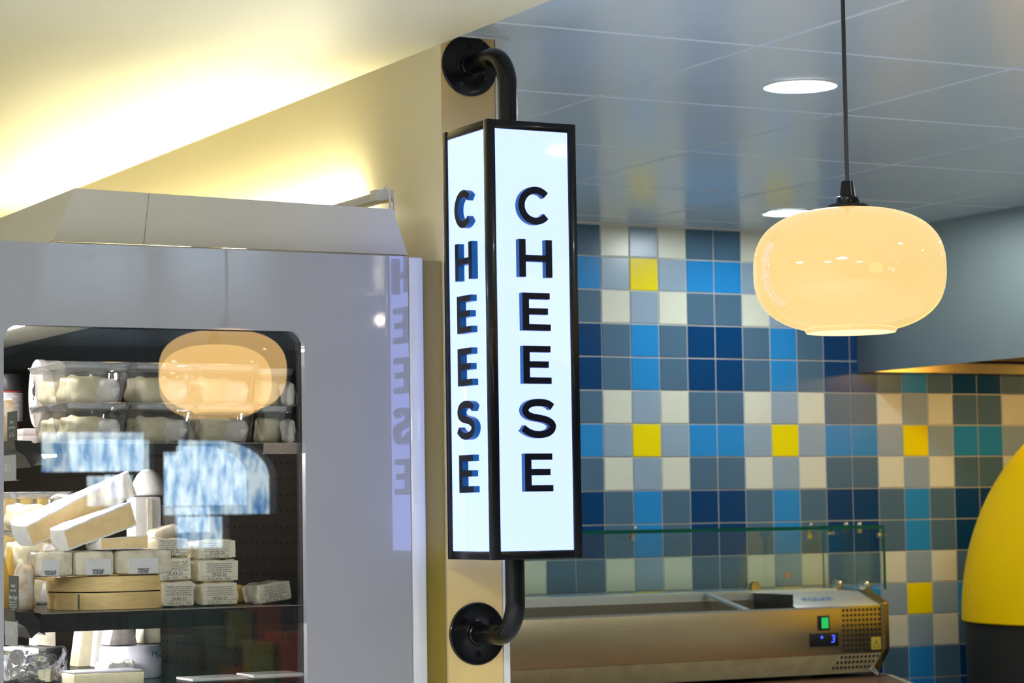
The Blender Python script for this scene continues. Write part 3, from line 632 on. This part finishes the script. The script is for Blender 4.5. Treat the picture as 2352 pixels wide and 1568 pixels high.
# other cheeses on the middle shelf
for k, (c, s, rt) in enumerate([((1.183, 3.965, ZB + .040), (.030, .042, .078), (0, 5, 0)), ((1.1990, 4.008, ZB + .016), (.026, .03, .030), (0, 0, 20)), ((1.214, 4.045, ZB + .0125), (.024, .03, .024), (0, 0, 0)), ((1.206, 4.05, ZB + .037), (.024, .03, .024), (0, 0, 10)), ((1.1985, 4.010, ZB + .0475), (.022, .034, .030), (0, 0, 0))]):
    solid('small_rinded_cheese', ['tall white rinded cheese beside the wooden box at the rail', 'small round rinded cheese at the foot of the tall white one', 'small rinded cheese low behind the wooden box rim', 'small rinded cheese perched on the low one behind', 'small pale rinded cheese halfway up the left pile'][k], 'cheese', rind_mottle, c, s, .75, 6, .003, 60, k, rt, 'small rinded cheeses left of the wooden box')
def tri_cheese(c, w, h, label, seed, dy=.03):
    t = MB().prism([(c[0] - w / 2, c[1], c[2]), (c[0] + w / 2, c[1], c[2]), (c[0] + w * .35, c[1], c[2] + h * .6), (c[0] + w * .1 * seed, c[1], c[2] + h), (c[0] - w * .3, c[1], c[2] + h * .55)], (0, dy, 0)).build('cheese_wedge', cheese_yellow, None, bevel=.003)
    tag(settle(t), label, 'cheese', 'yellow cheese wedges by the lower price card')
tri_cheese((1.1700, 4.030, ZB), .022, .104, 'yellow cheese wedge standing at the very left of the middle shelf', -1)
tri_cheese((1.1930, 4.070, ZB), .024, .106, 'yellow cheese wedge with a leaning tip right of the other yellow one', 1)
for k in (0, 1, 2):
    copy_tree(tb, None, (1.302, 4.30, ZB + k * hh * .99), .03 * k, 'clear tub on the middle shelf behind the brie, %s of its stack' % ('bottom', 'middle', 'top')[k])
for k, x in enumerate((1.470, 1.505, 1.542, 1.578)):
    tag(settle(MB().blob((x - .02, 4.98, ZB + .099), (.031, .06, .198), .35, 6, .002, 30, k).build('cheese_loaf', wrap_film if k == 3 else cheese_yellow, None)), 'upright golden cheese loaf far back on the middle shelf, %s of four' % ('leftmost', 'second', 'third', 'rightmost')[k], 'cheese', 'golden loaves at the back of the case')
t = thing('tall_wrapped_cheese', 'tall pale wrapped cheese block behind the brie tips', 'cheese', (1.467, 4.18, ZB))
MB().blob((1.467, 4.18, ZB + .0950), (.050, .05, .189), .18, 8, .001, 40, 4).build('block', wrap_white, t)
MB().blob((1.4675, 4.15, ZB + .150), (.010, .004, .07), .3, 4, .001, 40, 4).build('fold', wrap_film, t)
tag(settle(MB().lathe([(.0001, 0), (.0285, .0005), (.0305, .003), (.0300, .012), (.0265, .026), (.020, .038), (.011, .046), (.0001, .049)], (1.4760, 4.18, ZB + .1905), 'Z', 32).build('rounded_white_cheese', wrap_white, None)), 'rounded white cheese cone standing on the tall wrapped block', 'cheese')
solid('grey_cheese', 'grey ash rinded cheese block right of the tall wrapped one', 'cheese', ash_rind, (1.512, 4.19, ZB + .087), (.034, .05, .172), .2, 7, .002, 50, 8, (0, 0, 3))
t = thing('capped_cheese', 'orange cheese piece with a pale wrapped top behind the right block', 'cheese', (1.470, 4.105, ZB))
MB().blob((1.470, 4.105, ZB + .058), (.046, .045, .112), .3, 6, .002, 50, 2).build('paste', cheese_yellow, t)
MB().blob((1.476, 4.103, ZB + .124), (.052, .05, .024), .7, 7, .004, 50, 5, rotm(0, -14, 0)).build('cap', wrap_film, t)
solid('small_yellow_cheese', 'small round yellow cheese between the two packet stacks', 'cheese', cheese_yellow, (1.498, 4.03, ZB + .0165), (.030, .03, .032), .9, 6, .001, 50, 1, group='small round yellow cheeses')
solid('small_yellow_cheese', 'small round yellow cheese between the right stack and the tilted packet', 'cheese', cheese_yellow, (1.586, 4.03, ZB + .0165), (.028, .03, .032), .9, 6, .001, 50, 2, group='small round yellow cheeses')

# ------------------------------------------------------------------ bottom shelf
b = MB(); rows = []; n = 72; prof = [(.0, .001), (.066, .001), (.070, .006)] + [(.071, .010 + .0035 * k) for k in range(12)] + [(.0705, .052), (.068, .059), (.064, .061), (.060, .0615), (.045, .0605), (.02, .061), (.0, .061)]
for r, h in prof:
    row = []
    for k in range(n):
        a = 2 * math.pi * k / n; p = Vector((r * math.cos(a), r * math.sin(a), h)); q = abs(noise.noise(p * 38)) * -.0070 + abs(noise.noise(p * 95)) * -.0035 + .002
        if h <= .001: q = 0
        row.append(b.v(Vector((1.205, 4.035, ZD)) + p + Vector((math.cos(a) * q, math.sin(a) * q, q * (r > .01) * .5))))
    rows.append(row)
for i in range(len(rows) - 1):
    for k in range(n): b.face([rows[i][k], rows[i][(k + 1) % n], rows[i + 1][(k + 1) % n], rows[i + 1][k]], 0, True)
bmesh.ops.remove_doubles(b.bm, verts=b.bm.verts, dist=.0001)
tag(settle(b.build('foil_wrapped_cheese', foil, None)), 'round cheese wrapped in crumpled silver foil on the bottom shelf', 'cheese')
def wedge_up(x, y, z, w0, w1, d, h, m, m2, label, lean=0):
    p = [(x - w0 / 2, y, z), (x + w0 / 2, y, z), (x + w1 / 2 + lean, y, z + h), (x - w1 / 2 + lean, y, z + h)]
    t = MB().prism(p, (0, d, 0)).build('cheese_wedge', m, None, bevel=.003); tag(settle(t), label, 'cheese', 'cheese wedges on the bottom shelf')
wedge_up(1.436, 4.42, ZD, .030, .024, .05, .105, cheese_cream, 0, 'slim tall cheese wedge leaning, left of the upright pale pair', .012)
wedge_up(1.464, 4.40, ZD, .038, .030, .05, .112, rind_white, 0, 'broad tall pale cheese wedge, right of the upright pair', .008)
wedge_up(1.362, 4.42, ZD, .040, .034, .05, .105, wrap_film, 0, 'film wrapped wedge behind the silver foil round')
t = thing('printed_wrapped_cheese', 'round cheese in pale lilac printed wrap on the bottom shelf', 'cheese', (1.402, 4.065, ZD))
b = MB(); rows = []
for r, h in [(.0, .001), (.050, .001), (.053, .006), (.054, .03), (.053, .050), (.049, .056), (.03, .057), (.0, .057)]:
    row = []
    for k in range(48):
        a = 2 * math.pi * k / 48; p = Vector((r * math.cos(a), r * math.sin(a), h)); q = noise.noise(p * 80) * .0022 * (h > .001)
        row.append(b.v(Vector((1.402, 4.065, ZD)) + p * (1 + q * 8) if h < .05 else Vector((1.402, 4.065, ZD)) + p))
    rows.append(row)
for i in range(len(rows) - 1):
    for k in range(48): b.face([rows[i][k], rows[i][(k + 1) % 48], rows[i + 1][(k + 1) % 48], rows[i + 1][k]], 0, True)
bmesh.ops.remove_doubles(b.bm, verts=b.bm.verts, dist=.0001); b.build('wrap', wrap_lilac, t)
text('print', 'Mym', .015, (1.436, 4.018, ZD + .040), (.94, .30, -.15), (.15, 0, .98), letter_side, t)
wedge_up(1.379, 4.035, ZD + .0575, .052, .034, .05, .036, ash_rind, 0, 'tan rinded wedge lying on the lilac wrapped round, left one')
wedge_up(1.438, 4.055, ZD + .0575, .032, .030, .045, .032, cheese_cream, 0, 'pale wedge on the right rim of the lilac wrapped round')
t = thing('blue_cheese_block', 'flat pale yellow cheese block at the bottom edge of the window', 'cheese', (1.305, 3.925, ZD))
MB().blob((1.305, 3.925, ZD + .011), (.120, .07, .0215), .25, 8, .001, 40, 3).build('paste', cheese_cream, t)
MB().blob((1.305, 3.928, ZD + .0232), (.116, .066, .003), .5, 6, .0008, 40, 4).build('wrap', wrap_lilac, t)
solid('crumbly_cheese', 'crumbly white cheese piece just behind the flat yellow block', 'cheese', rind_white, (1.350, 3.995, ZD + .0175), (.060, .04, .034), .4, 9, .006, 120, 2, (0, 0, 12))
solid('flat_packet', 'flat white packet whose top shows at the bottom edge, left one', 'cheese', wrap_white, (1.500, 3.93, ZD + .0026), (.100, .08, .0048), .4, 6, .0006, 50, 1, group='flat packets on the bottom shelf')
solid('flat_packet', 'flat white packet whose top shows at the bottom edge, right one', 'cheese', wrap_white, (1.605, 3.93, ZD + .0036), (.092, .08, .0068), .4, 6, .0006, 50, 2, group='flat packets on the bottom shelf')

# ------------------------------------------------------------------ counter with the refrigerated topping unit
ct = thing('stone_counter', 'brown stone counter with a pale cut corner under the topping unit', 'counter', (3.2, 5.85, 0))
ZK = 1.100
poly = [(2.045, 6.290), (4.46, 6.290), (4.395, 5.925), (4.13, 5.41), (3.90, 5.10), (2.045, 5.10)]
MB().prism([(x, y, ZK - .03) for x, y in poly], (0, 0, .03)).build('top', granite, ct)
ep2 = [(4.462, 6.290), (4.397, 5.925), (4.132, 5.409), (3.902, 5.098)]; ip2 = [(4.447, 6.290), (4.382, 5.930), (4.118, 5.416), (3.89, 5.110)]
MB().prism([(x, y, ZK - .032) for x, y in ep2] + [(x, y, ZK - .032) for x, y in reversed(ip2)], (0, 0, .036)).build('edge_lip', granite_edge, ct, label='pale stone lip along the right edge')
MB().prism([(x * .985 + .03, y * .985 + .08, 0) for x, y in poly], (0, 0, ZK - .033)).build('cabinet', plain, ct)
well_m = mat('well_steel', (.22, .19, .13), .45, .6)
tu = thing('refrigerated_topping_unit', 'stainless steel refrigerated topping unit with a glass guard on the counter', 'food display', (3.3, 6.05, ZK))
XL, XR, YB, YK = 2.30, 4.352, 5.911, 6.235
side = lambda x, d, pts: [(x, y, z) for y, z in pts]
b = MB()
b.box((XL, YB, 1.172), (XR, YB + .012, 1.3095))                                # front panel
b.build('front_panel', steel, tu, bevel=.0012)
MB().prism(side(XL, 0, [(YB + .0004, 1.1712), (YB + .0124, 1.1712), (YB + .062, 1.112), (YB + .05, 1.112)]), (XR - XL, 0, 0)).build('lower_lip', mat('satin_steel', (.82, .73, .42), .5, .3, var=.12, scale=18), tu, label='paler sloped lip under the front panel')
MB().prism(side(XL, 0, [(YB - .0008, 1.3060), (YB - .0008, 1.3112), (YB + .012, 1.3112), (YB + .012, 1.3060)]), (XR - XL, 0, 0)).build('front_edge', chrome, tu)
b = MB(); b.box((XL, 6.13, 1.18), (XR, YK + .02, 1.352)).box((XL, YB + .0125, 1.1725), (XR, 6.1298, 1.235)); b.build('body', steel, tu)
MB().box((XL, 6.124, 1.322), (XR, 6.1295, 1.352)).box((XL, 6.126, 1.3521), (XR, YK + .01, 1.3545)).build('rear_ledge', mat('pale_steel', (.80, .80, .72), .45, 1.), tu)
MB().box((XL + .01, YB + .013, 1.2352), (4.045, 6.1235, 1.237)).build('well_floor', well_m, tu)
MB().box((XL + .01, 6.119, 1.2375), (4.045, 6.1237, 1.330)).build('well_wall', well_m, tu)
MB().box((4.047, YB + .013, 1.237), (4.052, 6.125, 1.349)).prism([(4.0465, 5.98, 1.30), (4.0465, 6.12, 1.30), (4.0465, 6.12, 1.349), (4.0465, 6.02, 1.349)], (-.002, 0, 0)).build('well_end', dark_steel, tu)
MB().prism(side(3.874, 0, [(YB + .006, 1.306), (YB + .006, 1.3135), (6.122, 1.3535), (6.122, 1.346)]), (.021, 0, 0)).build('divider_bar', mat('grey_divider', (.30, .35, .37), .4), tu)
hd = MB().prism(side(4.055, 0, [(YB + .002, 1.3115), (6.02, 1.3500), (6.126, 1.3500), (6.126, 1.300), (YB + .0128, 1.300)]), (XR - 4.055, 0, 0)).build('sloped_housing', mat('bright_steel', (.92, .90, .86), .42, .85), tu, bevel=.001)
slope = Vector((0, 6.02 - YB - .002, 1.35 - 1.3115)).normalized()
text('print', 'POLAR', .031, (4.166, 5.963, 1.3330), (1, 0, 0), tuple(slope), mat('blue_print', (.06, .20, .52), .4), hd, space=1.15, bold=.0007)
MB().prism(side(4.3535, 0, [(YB - .004, 1.18), (YB - .004, 1.3160), (5.99, 1.353), (YK, 1.353), (YK, 1.112), (YB + .055, 1.108)]), (.027, 0, 0)).build('end_cap', mat('bronze_steel', (.35, .25, .10), .35, 1.), tu, bevel=.003)
sw = MB().box((4.128, YB - .0035, 1.243), (4.168, YB + .001, 1.286)).build('switch_housing', black_plastic, tu, bevel=.002)
MB().prism([(4.138, YB - .0038, 1.249), (4.160, YB - .0038, 1.249), (4.160, YB - .0038, 1.280), (4.138, YB - .0038, 1.280)], (0, -.003, 0)).build('rocker', emat('green_rocker', (.03, .75, .16), .75), sw, label='lit green rocker switch')
dp = MB().box((4.098, YB - .0035, 1.196), (4.198, YB + .001, 1.236)).build('thermostat', black_plastic, tu, bevel=.003)
blue = emat('blue_led', (.06, .10, 1.0), 2.0)
text('readout', '3', .032, (4.178, YB - .0042, 1.2165), (1, 0, 0), (.10, 0, 1), blue, dp, depth=.0004)
MB().lathe([(.0001, -.001), (.004, -.001), (.004, .0005)], (4.138, YB - .0036, 1.2235), 'Y', 12).build('indicator_dot', blue, dp)
b = MB()
for i in range(10):
    for j in range(9):
        b.box((4.2145 + i * .0143, YB - .0006, 1.2945 - j * .0146), (4.2145 + i * .0143 + .0075, YB + .0002, 1.2945 - j * .0146 + .0075))
for j in range(3):
    for i in range(10):
        x, t_ = 4.2105 - j * .006 + i * .0143, .10 + j * .27; y, z = YB + .05 * t_, 1.171 - .059 * t_
        b.prism([(x, y - .0008, z), (x + .0078, y - .0008, z), (x + .0078, y + .0055, z - .0075), (x, y + .0055, z - .0075)], (0, .0003, .0003))
b.build('vent_hole', black_plastic, tu, kind='stuff', label='rows of square vent holes at the right end')
st = MB().box((4.316, YB - .0012, 1.181), (4.350, YB - .0007, 1.217)).build('warning_sticker', mat('yellow_sticker', (.62, .48, .05), .5), tu)
b = MB(); tri = [(4.321, 1.186), (4.345, 1.186), (4.333, 1.212)]
for i in range(3):
    a, c = Vector(tri[i]), Vector(tri[(i + 1) % 3]); d = (c - a).normalized(); n_ = Vector((-d.y, d.x)) * .0016
    b.prism([(a.x, YB - .0014, a.y), (c.x, YB - .0014, c.y), (c.x + n_.x, YB - .0014, c.y + n_.y), (a.x + n_.x, YB - .0014, a.y + n_.y)], (0, .0001, 0))
b.prism([(4.334, YB - .0014, 1.204), (4.330, YB - .0014, 1.197), (4.3335, YB - .0014, 1.197), (4.332, YB - .0014, 1.190), (4.336, YB - .0014, 1.1985), (4.3328, YB - .0014, 1.1985)], (0, .0001, 0)); b.build('warning_triangle', black_print, st)
MB().tube([(4.335, 5.955, 1.128), (4.342, 5.935, 1.112), (4.350, 5.93, 1.106), (4.356, 5.94, 1.112), (4.352, 5.955, 1.126)], .0022, 8).build('cable_loop', strip_white, tu)
for x in (2.5, 3.3, 4.25): MB().lathe([(.0001, 0.0005), (.018, .0005), (.018, .0800), (.0001, .08)], (x, 6.10, ZK), 'Z', 16).build('foot', black_plastic, tu)
# glass guard
def pane(name, a, c, edges):
    g = MB().box(a, c).build(name, thin_glass, tu)
    for ea, ec in edges: MB().box(ea, ec).build('polished_edge', green_edge, g, label='green polished glass edge')
GT, GB, YG0, XG = 1.5445, 1.3550, 5.915, 4.378
pane('top_pane', (XL, YG0 + .001, GT - .0095), (XG, 6.236, GT), [((XL, YG0 - .0003, GT - .0097), (XG + .0004, YG0 + .0009, GT + .0001)), ((XG + .0001, YG0 + .001, GT - .0095), (XG + .0005, 6.236, GT))])
pane('end_pane', (XG - .008, YG0 + .001, GB), (XG, 6.228, GT - .0100), [((XG - .0082, YG0 - .0006, GB), (XG + .0002, YG0 + .0009, GT - .0098))])
pane('back_pane', (XL, 6.229, GB), (XG, 6.235, GT - .0100), [((XG + .0001, 6.229, GB), (XG + .0004, 6.235, GT - .0100))])
def knob(c, ax, m=chrome, r=.0085, L=.016): MB().lathe([(.0001, 0), (r, 0), (r * 1.05, .002), (r * 1.05, L * .6), (r * .75, L), (.0001, L)], c, ax, 16).build('glass_clamp', m, tu)
for c in ((3.682, 6.205, 1.522), (4.307, 6.205, 1.516)):
    MB().lathe([(.0001, 0), (.007, 0), (.007, .018), (.0001, .018)], (c[0], c[1], GT - .0245), 'Z', 12).build('glass_clamp', brass, tu); knob((c[0] - .004, c[1] - .012, c[2] - .003), 'Y'); knob((c[0] + .012, c[1] + .005, GT + .0002), 'Z', chrome, .006, .008)
knob((4.335, 6.05, GT + .0002), 'Z', chrome, .007, .009); knob((4.330, 5.975, GT + .0002), 'Z', chrome, .007, .009); knob((4.330, 5.975, GT - .022), 'Z', brass, .007, .0155)
for y, z in ((6.186, 1.521), (5.925, 1.516)): knob((XG - .0235, y, z), 'X', chrome, .0075, .017); knob((XG + .0004, y, z), 'X', chrome, .0065, .007)
for c, m, ax in (((4.109, 6.205, 1.364), brass, 'Y'), ((4.3585, 6.14, 1.366), chrome, 'X'), ((4.3585, 6.002, 1.366), chrome, 'X')):
    MB().lathe([(.0001, -.004), (.0155, -.004), (.0165, -.002), (.0165, .011), (.0155, .013), (.0001, .013)], c, ax, 24).build('base_clamp', m, tu)
MB().prism([(4.232, 6.2284, 1.392), (4.243, 6.2284, 1.386), (4.250, 6.2284, 1.399), (4.238, 6.2284, 1.406)], (0, -.0012, 0)).build('sticker_scrap', mat('orange_scrap', (.6, .22, .03), .6), tu)

# ------------------------------------------------------------------ extraction hood
HX, HY, HZ = 4.5686, 5.02, 2.0205
hd = thing('extraction_hood', 'brushed steel extraction hood hanging from the ceiling over the oven', 'extraction hood', (6.0, 5.65, HZ))
MB().box((HX, HY, HZ), (HX + .012, YT - .0045, ZC - .0004)).build('side_panel', steel_hood, hd)
MB().box((HX + .0125, HY, HZ), (7.45, HY + .012, ZC - .0004)).build('front_panel', steel_hood, hd)
MB().box((HX + .0125, 6.235, HZ + .001), (7.45, YT - .0045, HZ + .031)).build('grease_gutter', gold_steel, hd)
MB().prism([(HX + .0125, HY + .013, 2.10), (HX + .0125, 6.234, 2.06), (HX + .0125, 6.234, 2.07), (HX + .0125, HY + .013, 2.11)], (2.85, 0, 0)).build('filter_plate', mat('hood_filter', (.16, .09, .03), .4, .7), hd)
for x in (5.0, 6.0): MB().box((x - .10, 5.55, 2.062), (x + .10, 5.80, 2.0745)).build('hood_lamp', emat('warm_hood_lamp', (1.0, .66, .20), 26.0), hd)

# ------------------------------------------------------------------ domed oven
ov = thing('domed_oven', 'big yellow dome oven on a black drum under the hood', 'oven', (5.083, 5.62, 0))
prof = [(.515, 1.2535), (.520, 1.2570)]
for k in range(0, 25):
    a = math.radians(90 * k / 24); prof.append((max(.520 * math.cos(a), .0001), 1.2580 + .665 * math.sin(a)))
MB().lathe(prof, (5.083, 5.62, 0), 'Z', 80).build('dome', oven_yellow, ov)
MB().lathe([(.0001, .001), (.498, .001), (.500, .01), (.510, 1.2495), (.505, 1.2530), (.0001, 1.2530)], (5.083, 5.62, 0), 'Z', 64).build('drum', oven_black, ov)

# ------------------------------------------------------------------ produce rack behind the viewpoint (mirrored in the case window)
rk = thing('produce_rack', 'dark rack of coloured boxes, seen only mirrored low in the case window', 'rack', (3.4, -1.15, 0))
for z in (.66, .94): MB().box((2.95, -1.40, z), (3.85, -1.0, z + .02)).build('rack_shelf', dark_steel, rk)
for x in (2.95, 3.83):
    for y in (-1.40, -1.02): MB().box((x, y, 0), (x + .02, y + .02, 1.35)).build('post', dark_steel, rk)
pal = [((.02, .10, .06), 'dark green'), ((.55, .10, .02), 'orange red'), ((.62, .30, .03), 'amber'), ((.03, .10, .09), 'deep teal'), ((.40, .05, .02), 'brick red'), ((.30, .28, .05), 'olive')]
for k, (x, z) in enumerate([(3.02, .96), (3.17, .96), (3.32, .96), (3.47, .96), (3.62, .96), (3.12, .68), (3.3, .68), (3.46, .68), (3.62, .68)]):
    c, nm = pal[(k * 5 + 2 * (x > 3.4)) % 6] if x > 3.4 else pal[(k * 3) % 6]
    tag(settle(MB().box((x, -1.2, z + .0005), (x + .12, -1.03, z + .16 + .03 * (k % 3))).build('carton', mat('carton_%d' % k, c, .5), None, bevel=.004)), '%s carton on the %s rack shelf behind the viewpoint, number %s from the left' % (nm, 'upper' if z > .9 else 'lower', ('one', 'two', 'three', 'four', 'five')[k if k < 5 else k - 5]), 'carton', 'cartons on the mirrored rack')
